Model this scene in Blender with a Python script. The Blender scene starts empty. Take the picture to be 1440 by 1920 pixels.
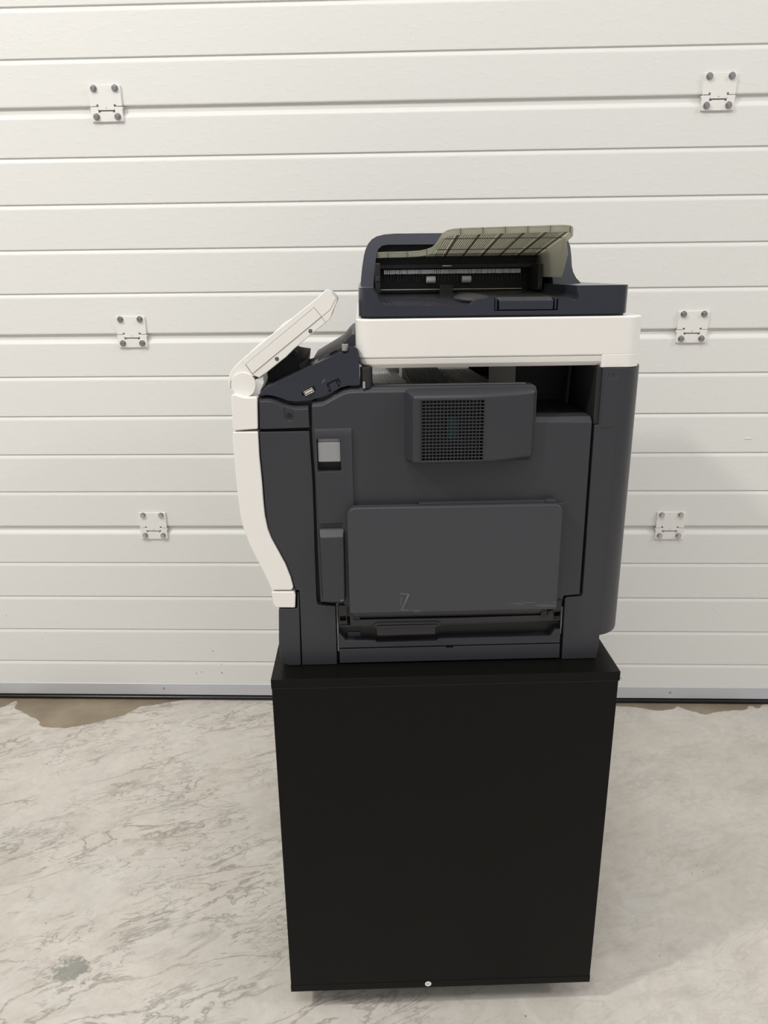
import bpy, bmesh, math, random
from mathutils import Matrix, Vector
random.seed(7)
SC = bpy.context.scene
COL = SC.collection

# ---------------------------------------------------------------- camera
pitch, yaw, roll = 0.312388, 0.035257, -0.011619
cy, sy, cp, sp = math.cos(yaw), math.sin(yaw), math.cos(pitch), math.sin(pitch)
fw = Vector((-sy*cp, cy*cp, -sp)); rt = Vector((cy, sy, 0)); up = rt.cross(fw)
r2 = math.cos(roll)*rt + math.sin(roll)*up
u2 = -math.sin(roll)*rt + math.cos(roll)*up
cam_d = bpy.data.cameras.new('camera'); cam = bpy.data.objects.new('camera', cam_d); COL.objects.link(cam)
cam_d.sensor_fit = 'VERTICAL'; cam_d.sensor_height = 36.0; cam_d.lens = 1400/1920*36
cam_d.clip_start = .02; cam_d.clip_end = 100
m = Matrix((r2, u2, -fw)).transposed().to_4x4(); m.translation = Vector((0, 0, 1.16777))
cam.matrix_world = m
SC.camera = cam

# ---------------------------------------------------------------- world: the bright hall around the door
W = bpy.data.worlds.new('hall'); SC.world = W; W.use_nodes = True
nt = W.node_tree; nt.nodes.clear()
wo = nt.nodes.new('ShaderNodeOutputWorld'); bg = nt.nodes.new('ShaderNodeBackground')
tc = nt.nodes.new('ShaderNodeTexCoord'); sx = nt.nodes.new('ShaderNodeSeparateXYZ')
cr = nt.nodes.new('ShaderNodeValToRGB'); mr = nt.nodes.new('ShaderNodeMapRange')
mr.inputs[1].default_value = -1; mr.inputs[2].default_value = 1
nt.links.new(tc.outputs['Generated'], sx.inputs[0]); nt.links.new(sx.outputs[2], mr.inputs[0])
nt.links.new(mr.outputs[0], cr.inputs[0]); nt.links.new(cr.outputs[0], bg.inputs[0]); nt.links.new(bg.outputs[0], wo.inputs[0])
cr.color_ramp.elements[0].position = .45; cr.color_ramp.elements[0].color = (.36, .36, .36, 1)
cr.color_ramp.elements[1].position = .78; cr.color_ramp.elements[1].color = (1.0, .995, .985, 1)
bg.inputs[1].default_value = .73

# ---------------------------------------------------------------- lamps of the hall
def lamp(name, loc, power, radius, color=(1, .975, .95)):
    d = bpy.data.lights.new(name, 'POINT'); d.energy = power; d.shadow_soft_size = radius; d.color = color
    o = bpy.data.objects.new(name, d); COL.objects.link(o); o.location = loc; return o
lamp('hall_lamp', (-2.25, -.28, 3.5), 200, .11, (1, .965, .92))
lamp('hall_lamp', (4.4, -.5, 3.7), 190, .25)
lamp('hall_lamp', (-.3, -.9, 4.8), 215, .7, (1, .985, .96))

vs = SC.view_settings
vs.view_transform = 'Standard'; vs.look = 'None'; vs.exposure = 0.0; vs.gamma = 1.0; vs.use_curve_mapping = False

# ================================================================ materials
def mat(name, color, rough=.5, metal=0, spec=.5, bump=0, bscale=200, coat=0, var=0, vscale=6, detail=2):
    m = bpy.data.materials.new(name); m.use_nodes = True
    t = m.node_tree; b = t.nodes['Principled BSDF']
    b.inputs['Base Color'].default_value = (*color, 1)
    b.inputs['Roughness'].default_value = rough; b.inputs['Metallic'].default_value = metal
    b.inputs['Specular IOR Level'].default_value = spec; b.inputs['Coat Weight'].default_value = coat
    if var or bump:
        co = t.nodes.new('ShaderNodeTexCoord')
    if var:
        n = t.nodes.new('ShaderNodeTexNoise'); n.inputs['Scale'].default_value = vscale; n.inputs['Detail'].default_value = 6
        mx = t.nodes.new('ShaderNodeMix'); mx.data_type = 'RGBA'
        t.links.new(co.outputs['Object'], n.inputs['Vector']); t.links.new(n.outputs['Fac'], mx.inputs[0])
        mx.inputs[6].default_value = (*[c*(1-var) for c in color], 1); mx.inputs[7].default_value = (*[min(1, c*(1+var)) for c in color], 1)
        t.links.new(mx.outputs[2], b.inputs['Base Color'])
    if bump:
        n = t.nodes.new('ShaderNodeTexNoise'); n.inputs['Scale'].default_value = bscale; n.inputs['Detail'].default_value = detail
        bp = t.nodes.new('ShaderNodeBump'); bp.inputs['Strength'].default_value = bump; bp.inputs['Distance'].default_value = .0005
        t.links.new(co.outputs['Object'], n.inputs['Vector']); t.links.new(n.outputs['Fac'], bp.inputs['Height'])
        t.links.new(bp.outputs[0], b.inputs['Normal'])
    return m

M = {}
M['dark'] = mat('charcoal_plastic', (.036, .0365, .043), .40, bump=.2, bscale=1400, var=.05, vscale=9, spec=.42)
M['gloss'] = mat('satin_blue_black_plastic', (.029, .032, .044), .21, bump=.12, bscale=1400)
M['white'] = mat('cream_plastic', (.85, .825, .785), .38, bump=.1, bscale=1200, var=.01)
M['black'] = mat('black_interior', (.006, .006, .007), .5)
M['softblack'] = mat('black_moulding', (.017, .017, .018), .45, bump=.2, bscale=900)
M['grey'] = mat('latch_grey_plastic', (.28, .28, .287), .45)
M['midgrey'] = mat('tray_grey_plastic', (.34, .335, .31), .4)
M['darkrib'] = mat('tray_shadow_grey_plastic', (.10, .097, .085), .45)
M['steel'] = mat('zinc_steel', (.50, .50, .50), .2, metal=1)
M['screw'] = mat('dark_screw', (.04, .04, .045), .3, metal=.8)
M['chrome'] = mat('usb_shell', (.75, .70, .62), .25, metal=1)
M['alu'] = mat('aluminium_rail', (.60, .61, .65), .42, metal=.35, var=.04, vscale=3)
M['rubber'] = mat('rubber_seal', (.008, .008, .009), .3, spec=.3, bump=.6, bscale=60)
M['cab'] = mat('black_brown_foil', (.0050, .0049, .0044), .34, bump=.10, bscale=300, spec=.13)
M['cabtop'] = M['cab']
M['edge'] = mat('worn_foil_edge', (.055, .032, .022), .6)
M['hinge'] = mat('powder_coated_white', (.83, .81, .775), .34)
M['brush'] = mat('antistatic_brush', (.86, .86, .84), .5)
M['roller'] = mat('white_roller', (.72, .72, .71), .5)
M['teal'] = mat('teal_board', (.02, .20, .18), .5)
M['bristle'] = mat('thin_bristles', (.12, .12, .12), .5)
M['paper'] = mat('sticker_paper', (.8, .78, .76), .6)
M['ink'] = mat('grey_ink', (.12, .11, .11), .6)
M['wheel'] = mat('castor_rubber', (.03, .03, .03), .6)
M['print'] = mat('faded_print', (.22, .22, .23), .6)

def mat_translucent(name, tcol, dcol, fac):
    m = bpy.data.materials.new(name); m.use_nodes = True; t = m.node_tree; t.nodes.clear()
    o = t.nodes.new('ShaderNodeOutputMaterial'); tr = t.nodes.new('ShaderNodeBsdfTransparent'); tr.inputs[0].default_value = (*tcol, 1)
    p = t.nodes.new('ShaderNodeBsdfPrincipled'); p.inputs['Base Color'].default_value = (*dcol, 1); p.inputs['Roughness'].default_value = .25
    mx = t.nodes.new('ShaderNodeMixShader'); mx.inputs[0].default_value = fac
    t.links.new(tr.outputs[0], mx.inputs[1]); t.links.new(p.outputs[0], mx.inputs[2]); t.links.new(mx.outputs[0], o.inputs[0])
    return m
def mat_tray(name, tcol, dcol, ft):
    m = mat_translucent(name, tcol, dcol, ft); t = m.node_tree
    mx = [n for n in t.nodes if n.type == 'MIX_SHADER'][0]; p = [n for n in t.nodes if n.type == 'BSDF_PRINCIPLED'][0]
    tl = t.nodes.new('ShaderNodeBsdfTranslucent'); tl.inputs[0].default_value = (*[min(1, c*2.2) for c in dcol], 1)
    m2 = t.nodes.new('ShaderNodeMixShader'); m2.inputs[0].default_value = .5
    t.links.new(p.outputs[0], m2.inputs[1]); t.links.new(tl.outputs[0], m2.inputs[2]); t.links.new(m2.outputs[0], mx.inputs[2])
    return m
M['smoke'] = mat_tray('smoked_clear_plastic', (.86, .85, .78), (.36, .35, .30), .55)
M['smokelip'] = mat_tray('smoked_clear_lip', (.8, .8, .74), (.46, .455, .40), .8)
M['smokerib'] = mat_translucent('smoked_rib', (.55, .54, .48), (.20, .195, .165), .6)

def mat_scratch():   # tray front: charcoal plastic with rubbed scratches near its lower right edge
    m = mat('charcoal_plastic_scuffed', (.031, .032, .0385), .42, spec=.42)
    t = m.node_tree; b = t.nodes['Principled BSDF']
    co = t.nodes.new('ShaderNodeTexCoord'); sp_ = t.nodes.new('ShaderNodeSeparateXYZ'); t.links.new(co.outputs['Object'], sp_.inputs[0])
    mp = t.nodes.new('ShaderNodeMapping'); mp.inputs['Scale'].default_value = (14, 1, 420); t.links.new(co.outputs['Object'], mp.inputs[0])
    n = t.nodes.new('ShaderNodeTexNoise'); n.inputs['Scale'].default_value = 2; n.inputs['Detail'].default_value = 4; t.links.new(mp.outputs[0], n.inputs['Vector'])
    def rng(sock, a, b_, c, d):
        q = t.nodes.new('ShaderNodeMapRange'); q.inputs[1].default_value = a; q.inputs[2].default_value = b_; q.inputs[3].default_value = c; q.inputs[4].default_value = d
        t.links.new(sock, q.inputs[0]); return q.outputs[0]
    def mul(a, b_):
        q = t.nodes.new('ShaderNodeMath'); q.operation = 'MULTIPLY'; t.links.new(a, q.inputs[0]); t.links.new(b_, q.inputs[1]); return q.outputs[0]
    gx = rng(sp_.outputs[0], .31, .40, 0, 1)
    gz1 = rng(sp_.outputs[2], .0930, .0950, 0, 1); gz2 = rng(sp_.outputs[2], .1010, .1035, 1, 0)
    line = rng(n.outputs['Fac'], .55, .66, 0, .7)
    f = mul(mul(gx, mul(gz1, gz2)), line)
    mx = t.nodes.new('ShaderNodeMix'); mx.data_type = 'RGBA'; mx.inputs[6].default_value = (.046, .048, .056, 1); mx.inputs[7].default_value = (.3, .3, .31, 1)
    t.links.new(f, mx.inputs[0]); t.links.new(mx.outputs[2], b.inputs['Base Color'])
    return m
M['scuff'] = mat_scratch()

def mat_door():
    m = bpy.data.materials.new('door_skin'); m.use_nodes = True; t = m.node_tree; b = t.nodes['Principled BSDF']
    b.inputs['Roughness'].default_value = .42; b.inputs['Specular IOR Level'].default_value = .4
    co = t.nodes.new('ShaderNodeTexCoord')
    mp = t.nodes.new('ShaderNodeMapping'); mp.inputs['Scale'].default_value = (45, 1, 95); mp.inputs['Rotation'].default_value = (0, .35, 0)
    t.links.new(co.outputs['Object'], mp.inputs[0])
    n = t.nodes.new('ShaderNodeTexNoise'); n.inputs['Scale'].default_value = 1; n.inputs['Detail'].default_value = 3; n.inputs['Roughness'].default_value = .55
    t.links.new(mp.outputs[0], n.inputs['Vector'])
    cr_ = t.nodes.new('ShaderNodeValToRGB'); cr_.color_ramp.elements[0].position = .52; cr_.color_ramp.elements[1].position = .74
    t.links.new(n.outputs['Fac'], cr_.inputs[0])
    bp = t.nodes.new('ShaderNodeBump'); bp.inputs['Strength'].default_value = .24; bp.inputs['Distance'].default_value = .0010
    t.links.new(cr_.outputs[0], bp.inputs['Height']); t.links.new(bp.outputs[0], b.inputs['Normal'])
    # faint dirt specks, denser near the floor
    v = t.nodes.new('ShaderNodeTexVoronoi'); v.inputs['Scale'].default_value = 34; t.links.new(co.outputs['Object'], v.inputs['Vector'])
    s = t.nodes.new('ShaderNodeSeparateXYZ'); t.links.new(co.outputs['Object'], s.inputs[0])
    h = t.nodes.new('ShaderNodeMapRange'); h.inputs[1].default_value = .02; h.inputs[2].default_value = .36; h.inputs[3].default_value = .088; h.inputs[4].default_value = .022
    t.links.new(s.outputs[2], h.inputs[0])
    lt = t.nodes.new('ShaderNodeMath'); lt.operation = 'LESS_THAN'; t.links.new(v.outputs['Distance'], lt.inputs[0])
    n2 = t.nodes.new('ShaderNodeTexNoise'); n2.inputs['Scale'].default_value = 5; t.links.new(co.outputs['Object'], n2.inputs['Vector'])
    g = t.nodes.new('ShaderNodeMath'); g.operation = 'MULTIPLY'; t.links.new(h.outputs[0], g.inputs[0])
    rr = t.nodes.new('ShaderNodeMapRange'); rr.inputs[1].default_value = .47; rr.inputs[2].default_value = .62; t.links.new(n2.outputs['Fac'], rr.inputs[0])
    t.links.new(rr.outputs[0], g.inputs[1]); t.links.new(g.outputs[0], lt.inputs[1])
    n3 = t.nodes.new('ShaderNodeTexNoise'); n3.inputs['Scale'].default_value = 1.3; n3.inputs['Detail'].default_value = 5; t.links.new(co.outputs['Object'], n3.inputs['Vector'])
    mx0 = t.nodes.new('ShaderNodeMix'); mx0.data_type = 'RGBA'; mx0.inputs[6].default_value = (.765, .76, .73, 1); mx0.inputs[7].default_value = (.80, .795, .765, 1)
    t.links.new(n3.outputs['Fac'], mx0.inputs[0])
    mx = t.nodes.new('ShaderNodeMix'); mx.data_type = 'RGBA'; mx.inputs[7].default_value = (.22, .20, .18, 1)
    t.links.new(lt.outputs[0], mx.inputs[0]); t.links.new(mx0.outputs[2], mx.inputs[6]); t.links.new(mx.outputs[2], b.inputs['Base Color'])
    return m
M['door'] = mat_door()

def mat_floor():
    m = bpy.data.materials.new('polished_concrete'); m.use_nodes = True; t = m.node_tree; b = t.nodes['Principled BSDF']
    L = t.links.new
    def N(k, **kw):
        n = t.nodes.new(k)
        for a, v in kw.items(): setattr(n, a, v)
        return n
    co = N('ShaderNodeTexCoord'); s = N('ShaderNodeSeparateXYZ'); L(co.outputs['Object'], s.inputs[0])
    def noise(scale, detail=4, rough=.55, vec=None, dist=0):
        n = N('ShaderNodeTexNoise'); n.inputs['Scale'].default_value = scale; n.inputs['Detail'].default_value = detail
        n.inputs['Roughness'].default_value = rough; n.inputs['Distortion'].default_value = dist; L(vec or co.outputs['Object'], n.inputs['Vector']); return n.outputs['Fac']
    def math_(op, a, b_=None, c=None):
        n = N('ShaderNodeMath', operation=op)
        for i, x in enumerate((a, b_, c)):
            if x is None: continue
            if isinstance(x, (int, float)): n.inputs[i].default_value = x
            else: L(x, n.inputs[i])
        return n.outputs[0]
    def rng(x, a, b_, c=0, d=1, smooth=False):
        n = N('ShaderNodeMapRange');
        if smooth: n.interpolation_type = 'SMOOTHSTEP'
        L(x, n.inputs[0])
        for i, v in enumerate((a, b_, c, d)): n.inputs[i+1].default_value = v
        return n.outputs[0]
    def mix(f, a, b_):
        n = N('ShaderNodeMix', data_type='RGBA')
        if isinstance(f, float): n.inputs[0].default_value = f
        else: L(f, n.inputs[0])
        for i, v in ((6, a), (7, b_)):
            if isinstance(v, tuple): n.inputs[i].default_value = (*v, 1)
            else: L(v, n.inputs[i])
        return n.outputs[2]
    def mapped(scale, rot):
        m0 = N('ShaderNodeMapping'); m0.inputs['Rotation'].default_value = rot; L(co.outputs['Object'], m0.inputs[0])
        m1 = N('ShaderNodeMapping'); m1.inputs['Scale'].default_value = scale; L(m0.outputs[0], m1.inputs[0]); return m1.outputs[0]
    # mottled base
    base = mix(rng(noise(2.2, 6, .6), .35, .66), (.53, .49, .435), (.68, .635, .57))
    base = mix(rng(noise(7, 5, .6, dist=.6), .45, .75, 0, .6), base, (.62, .605, .57))
    base = mix(rng(noise(60, 4, .7), .42, .72, 0, .28), base, (.42, .385, .33))
    base = mix(rng(noise(14, 6, .65, dist=1.2), .50, .70, 0, .55), base, (.70, .66, .61))
    base = mix(rng(noise(11, 6, .65, mapped((.6, 1.6, 1), (0, 0, -.4)), dist=.8), .50, .74, 0, .55), base, (.46, .42, .365))
    # trowel streaks: ridged noise stretched along a slant, patchy
    sv = mapped((5.5, 16, 1), (0, 0, -.40))
    r1 = noise(1.15, 6, .60, sv, .55)
    ridge = math_('ABSOLUTE', math_('SUBTRACT', r1, .5))
    gate = rng(noise(1.6, 3, .6, mapped((2.0, 4, 1), (0, 0, -.4))), .43, .56)
    line = rng(ridge, .0, .030, 1, 0)
    r2_ = math_('ABSOLUTE', math_('SUBTRACT', noise(2.3, 6, .62, sv, .6), .5))
    gate2 = rng(noise(5, 3, .6), .46, .56)
    line2 = rng(r2_, 0, .020, 1, 0)
    left = rng(s.outputs[0], -.15, .35, 1, .25)
    crack = math_('MULTIPLY', math_('MAXIMUM', math_('MULTIPLY', line, gate), math_('MULTIPLY', line2, gate2)), left)
    base = mix(math_('MULTIPLY', crack, .75), base, (.25, .225, .19))
    # dark smudge left front
    def blob(x, y, rx, ry, nz=.5):
        dx = math_('DIVIDE', math_('SUBTRACT', s.outputs[0], x), rx); dy = math_('DIVIDE', math_('SUBTRACT', s.outputs[1], y), ry)
        d = math_('SQRT', math_('ADD', math_('MULTIPLY', dx, dx), math_('MULTIPLY', dy, dy)))
        return rng(math_('ADD', d, math_('MULTIPLY', math_('SUBTRACT', noise(28, 5, .7), .5), nz*4)), .8, 1.15, 1, 0)
    base = mix(math_('MULTIPLY', blob(-.590, .985, .040, .018, 1.3), .85), base, (.25, .25, .225))
    # specks
    v = N('ShaderNodeTexVoronoi'); v.inputs['Scale'].default_value = 42; L(co.outputs['Object'], v.inputs['Vector'])
    sp1 = math_('LESS_THAN', v.outputs['Distance'], rng(noise(6, 2), .5, .65, .0, .075))
    base = mix(math_('MULTIPLY', sp1, .7), base, (.16, .14, .12))
    # wet stain along the door seal
    fc = N('ShaderNodeFloatCurve'); cv = fc.mapping; c = cv.curves[0]
    X0, X1, YD = -1.30, 1.30, 1.862
    pts = [(-1.30, .05), (-1.18, .06), (-1.150, .045), (-1.140, .012), (-1.128, .02), (-1.115, .055), (-1.065, .088), (-1.02, .112), (-1.001, .143), (-.933, .149), (-.868, .128),
           (-.832, .107), (-.795, .086), (-.772, .058), (-.765, .040), (-.723, .031), (-.69, .018), (-.654, .007), (-.62, 0), (.50, 0), (.54, .014), (.60, .020), (.644, .026), (.683, .041), (.72, .036), (.737, .032),
           (.752, .016), (.765, .030), (.784, .044), (.814, .060), (.849, .043), (.90, .036), (.933, .034), (.945, .012), (.955, .012), (.970, .031), (.985, .010), (1.0, .003), (1.3, 0)]
    nx = lambda x: (x-X0)/(X1-X0)
    c.points[0].location = (0, pts[0][1]/.2); c.points[1].location = (1, 0)
    for x, y in pts[1:-1]:
        p = c.points.new(nx(x), y/.2)
    for p in c.points: p.handle_type = 'VECTOR'
    cv.update()
    jx = math_('ADD', s.outputs[0], math_('MULTIPLY', math_('SUBTRACT', noise(22, 4, .7), .5), .03))
    L(rng(jx, X0, X1), fc.inputs['Value'])
    depth = math_('MULTIPLY', fc.outputs[0], .2)
    depth = math_('ADD', depth, math_('MULTIPLY', math_('SUBTRACT', noise(45, 5, .7), .5), .012))
    wet = rng(math_('SUBTRACT', depth, math_('SUBTRACT', YD, s.outputs[1])), -.001, .0015)
    dry = base
    wetc = mix(rng(noise(9, 5), .4, .7), (.225, .175, .115), (.31, .25, .17))
    col = mix(math_('MULTIPLY', wet, .92), dry, wetc)
    L(col, b.inputs['Base Color'])
    rough = math_('MULTIPLY_ADD', wet, -.18, .50)
    L(rough, b.inputs['Roughness']); b.inputs['Specular IOR Level'].default_value = .35
    bp = N('ShaderNodeBump'); bp.inputs['Strength'].default_value = .25; bp.inputs['Distance'].default_value = .0015
    hh = math_('SUBTRACT', math_('MULTIPLY', noise(30, 6, .6), .5), math_('MULTIPLY', crack, .5))
    L(hh, bp.inputs['Height']); L(bp.outputs[0], b.inputs['Normal'])
    return m
M['floor'] = mat_floor()

# ================================================================ helpers (millimetres in, metres out)
def link(name, me, mt, parent=None, smooth=True):
    o = bpy.data.objects.new(name, me); COL.objects.link(o)
    if mt: 
        me.materials.clear(); me.materials.append(M[mt] if isinstance(mt, str) else mt)
    if parent: o.parent = parent
    return o
def bm_obj(name, bm, mt, parent=None, bevel=0, seg=3, angle=35, smooth=False):
    bmesh.ops.recalc_face_normals(bm, faces=bm.faces)
    me = bpy.data.meshes.new(name); bm.to_mesh(me); bm.free()
    o = link(name, me, mt, parent)
    if bevel:
        md = o.modifiers.new('bevel', 'BEVEL'); md.width = bevel/1000; md.segments = seg; md.limit_method = 'ANGLE'; md.angle_limit = math.radians(angle)
        md.harden_normals = True; md.use_clamp_overlap = True
        for p in me.polygons: p.use_smooth = True
    elif smooth:
        for p in me.polygons: p.use_smooth = True
    return o
def add_loft(bm, A, ya, B, yb, ax='XZ'):
    def P(p, y):
        if ax == 'XZ': return (p[0]/1000, y/1000, p[1]/1000)
        if ax == 'XY': return (p[0]/1000, p[1]/1000, y/1000)
        return (y/1000, p[0]/1000, p[1]/1000)
    a = [bm.verts.new(P(p, ya)) for p in A]; b = [bm.verts.new(P(p, yb)) for p in B]
    n = len(a)
    bm.faces.new(a); bm.faces.new(b[::-1])
    for i in range(n): bm.faces.new((a[i], b[i], b[(i+1) % n], a[(i+1) % n]))
def add_box(bm, x0, x1, y0, y1, z0, z1):
    add_loft(bm, [(x0, z0), (x1, z0), (x1, z1), (x0, z1)], y0, [(x0, z0), (x1, z0), (x1, z1), (x0, z1)], y1)
def prism(name, pts, y0, y1, mt, parent, bevel=0, seg=3, angle=35, ax='XZ', smooth=False):
    bm = bmesh.new(); add_loft(bm, pts, y0, pts, y1, ax); return bm_obj(name, bm, mt, parent, bevel, seg, angle, smooth)
def box(name, x0, x1, y0, y1, z0, z1, mt, parent, bevel=0, seg=2):
    bm = bmesh.new(); add_box(bm, x0, x1, y0, y1, z0, z1); return bm_obj(name, bm, mt, parent, bevel, seg)
def arc(cx, cz, r, a0, a1, n=8):
    return [(cx+r*math.cos(math.radians(a0+(a1-a0)*i/n)), cz+r*math.sin(math.radians(a0+(a1-a0)*i/n))) for i in range(n+1)]
def rrect(x0, x1, y0, y1, r, n=6):
    r = r if isinstance(r, (tuple, list)) else (r,)*4      # corners: x0y0, x1y0, x1y1, x0y1
    return (arc(x0+r[0], y0+r[0], r[0], 180, 270, n) + arc(x1-r[1], y0+r[1], r[1], 270, 360, n) +
            arc(x1-r[2], y1-r[2], r[2], 0, 90, n) + arc(x0+r[3], y1-r[3], r[3], 90, 180, n))
def add_cyl(bm, p, d, r, length, n=20, r2=None):
    d = Vector(d).normalized(); q = d.to_track_quat('Z', 'Y').to_matrix().to_4x4()
    q.translation = (Vector(p)+d*length/2)/1000
    bmesh.ops.create_cone(bm, cap_ends=True, segments=n, radius1=r/1000, radius2=(r if r2 is None else r2)/1000, depth=length/1000, matrix=q)
def cyl(name, p, d, r, length, mt, parent, n=24, bevel=0, r2=None):
    bm = bmesh.new(); add_cyl(bm, p, d, r, length, n, r2)
    return bm_obj(name, bm, mt, parent, bevel, 2, 50)
def boolean(o, cutters):
    for c in cutters:
        c.parent = o.parent
        md = o.modifiers.new('cut', 'BOOLEAN'); md.operation = 'DIFFERENCE'; md.object = c; md.solver = 'EXACT'
    bpy.context.view_layer.update()
    dg = bpy.context.evaluated_depsgraph_get()
    me = bpy.data.meshes.new_from_object(o.evaluated_get(dg))
    o.modifiers.clear(); o.data = me
    for c in cutters: bpy.data.objects.remove(c)
    return o
def bevel(o, w, seg=3, angle=35):
    md = o.modifiers.new('bevel', 'BEVEL'); md.width = w/1000; md.segments = seg; md.limit_method = 'ANGLE'; md.angle_limit = math.radians(angle); md.harden_normals = True
    for p in o.data.polygons: p.use_smooth = True
    return o
def cutter(pts, y0, y1, ax='XZ', pts2=None):
    bm = bmesh.new(); add_loft(bm, pts, y0, pts2 or pts, y1, ax); return bm_obj('cutter', bm, None, None)
def thing(name, label, cat, loc, rz):
    o = bpy.data.objects.new(name, None); COL.objects.link(o); o.location = loc; o.rotation_euler = (0, 0, rz)
    o['label'] = label; o['category'] = cat; return o
def rescrew(name, x, y, z, r, parent, mt='screw'):
    bm = bmesh.new(); add_cyl(bm, (x, y, z), (0, -1, 0), r, 1.6, 18)
    for a in (45, 135):
        c, s_ = math.cos(math.radians(a)), math.sin(math.radians(a))
        w = r*.14; l = r*.6
        pts = [(x+c*l-s_*w, z+s_*l+c*w), (x-c*l-s_*w, z-s_*l+c*w), (x-c*l+s_*w, z-s_*l-c*w), (x+c*l+s_*w, z+s_*l-c*w)]
        add_loft(bm, pts, y-1.5, pts, y-2.0)
    return bm_obj(name, bm, mt, parent, .3, 2, 40)

# ================================================================ structure
bm = bmesh.new(); add_box(bm, -4000, 4000, -4000, 2100, -100, 0)
fl = bm_obj('floor', bm, 'floor'); fl['kind'] = 'structure'

DY = 1859.7
door = bpy.data.objects.new('door_1', None); COL.objects.link(door); door['kind'] = 'structure'
door['label'] = 'white ribbed sectional garage door behind the printer'
door.location = (0, DY/1000, 0)
J = [.0535, .5218, 1.0218, 1.5218, 2.0218, 2.5218, 3.0218]
X0, X1 = -2600, 2600
def groove(z):     # small rib line: undercut above, slanted lip below
    return [(0, z+3.2), (1.2, z+2.4), (3.4, z+2.0), (3.6, z+.6), (.9, z-5.5), (.2, z-8), (0, z-10)]
for k in range(len(J)-1):
    zb, zt = J[k]*1000, J[k+1]*1000
    top = zt - 7.0 if k < 99 else zt
    bot = zb + 6.0 if k > 0 else zb
    pr = [(20, top), (9, top), (7.5, top-.4), (1.6, top-7), (.3, top-10), (0, top-12)]
    z = zt-100
    while z > zb+30:
        pr += groove(z); z -= 100
    if k > 0: pr += [(0, bot+3), (.5, bot+.8), (2.4, bot), (9, bot), (20, bot)]
    else: pr += [(0, bot), (20, bot)]
    bm = bmesh.new()
    a = [bm.verts.new((X0/1000, y/1000, zz/1000)) for y, zz in pr]; b = [bm.verts.new((X1/1000, y/1000, zz/1000)) for y, zz in pr]
    for i in range(len(pr)-1): bm.faces.new((a[i], a[i+1], b[i+1], b[i]))
    # solid back and ends
    bm.faces.new((a[-1], a[0], b[0], b[-1])); bm.faces.new(a); bm.faces.new(b[::-1])
    o = bm_obj('door_panel', bm, 'door', door)
    for p in o.data.polygons: p.use_smooth = False
    # the tongue behind the joint
    if k > 0: box('joint_strip', X0, X1, 7.5, 19, zb-9, zb+8, M['door'], door)
rail = prism('bottom_rail', [(-2.5, 17.5), (18, 17.5), (18, 53.5), (0, 53.5), (-2.5, 52)], X0, X1, 'alu', door, .6, 2, ax='YZ')
seal = prism('rubber_seal', [(-1, 18), (16, 18), (18, 0.5), (9, 0.2), (-1, 1.5), (-4, 5), (-4, 9), (-1, 12)], X0, X1, 'rubber', door, .8, 2, ax='YZ')
bm = bmesh.new()      # small dent mark on the skin
bmesh.ops.create_uvsphere(bm, u_segments=16, v_segments=8, radius=1, matrix=Matrix.Translation((.8472, -.0002, .7593)) @ Matrix.Diagonal((.012, .0012, .0026, 1)))
bm_obj('dent', bm, 'door', door, smooth=True)
for x in (-702, 730, -1560, 1580): rescrew('rail_screw', x, -2.3, 38 if x < 0 else 36, 3.4, door, 'steel')

def hinge(x, z):
    h = bpy.data.objects.new('hinge', None); COL.objects.link(h); h.parent = door; h.location = (x/1000, -.0005, z/1000)
    # upper leaf with tongue, lower leaf with two ears, knuckle
    up = [(-36, 3), (-36, 40), (-34, 42), (34, 42), (36, 40), (36, 3), (24, 3), (24, 0), (20, 0), (20, 3), (18, 3), (18, -8), (-18, -8), (-18, 3), (-20, 3), (-20, 0), (-24, 0), (-24, 3)]
    up = [(-36, 1), (-36, 42), (-34.5, 43.5), (34.5, 43.5), (36, 42), (36, 1), (22, 1), (22, 4.5), (17.5, 4.5), (17.5, -7), (-17.5, -7), (-17.5, 4.5), (-22, 4.5), (-22, 1)]
    lo = [(-36, -.6), (-19, -.6), (-19, -13.5), (-14, -13.5), (-14, -9.5), (14, -9.5), (14, -13.5), (19, -13.5), (19, -.6), (36, -.6), (36, -28.5), (34, -30.5), (-34, -30.5), (-36, -28.5)]
    u = prism('upper_leaf', up, -4.6, -2.0, 'hinge', h, .7, 2)
    l = prism('lower_leaf', lo, -4.4, -1.8, 'hinge', h, .7, 2)
    bm = bmesh.new(); add_box(bm, -35.5, 35.5, -2.2, .5, 8, 43); add_box(bm, -35.5, 35.5, -2.0, .5, -30, -11)
    bm_obj('backing_plate', bm, 'hinge', h)
    bm = bmesh.new(); add_cyl(bm, (-35.5, -1.0, -3), (1, 0, 0), 3.4, 71, 16); add_cyl(bm, (-38, -1.0, -3), (1, 0, 0), 1.7, 76, 12)
    bm_obj('knuckle', bm, 'hinge', h, .4, 2, 50)
    bm = bmesh.new(); add_cyl(bm, (0, -4.4, -3.0), (0, -1, 0), .9, .5, 10); bm_obj('rivet_dimple', bm, 'screw', h)
    for bx, bz in ((-24, 36.5), (24, 36.5), (-24, -20.5), (24, -20.5)):
        bm = bmesh.new()
        add_cyl(bm, (bx, -4.4, bz), (0, -1, 0), 7.6, 1.6, 24)
        add_cyl(bm, (bx, -5.9, bz), (0, -1, 0), 5.6, 5.6, 6, 5.4)
        add_cyl(bm, (bx, -11.1, bz), (0, -1, 0), 3.6, .5, 16, 3.2)
        bm_obj('bolt', bm, 'steel', h, .35, 2, 40)
    return h
for z in (1525.5, 1025.5, 523.5, 2022):
    for x in (-679, 676.8): hinge(x, z)
hinge(-1990, 1025.5); hinge(1990, 1025.5)

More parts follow.
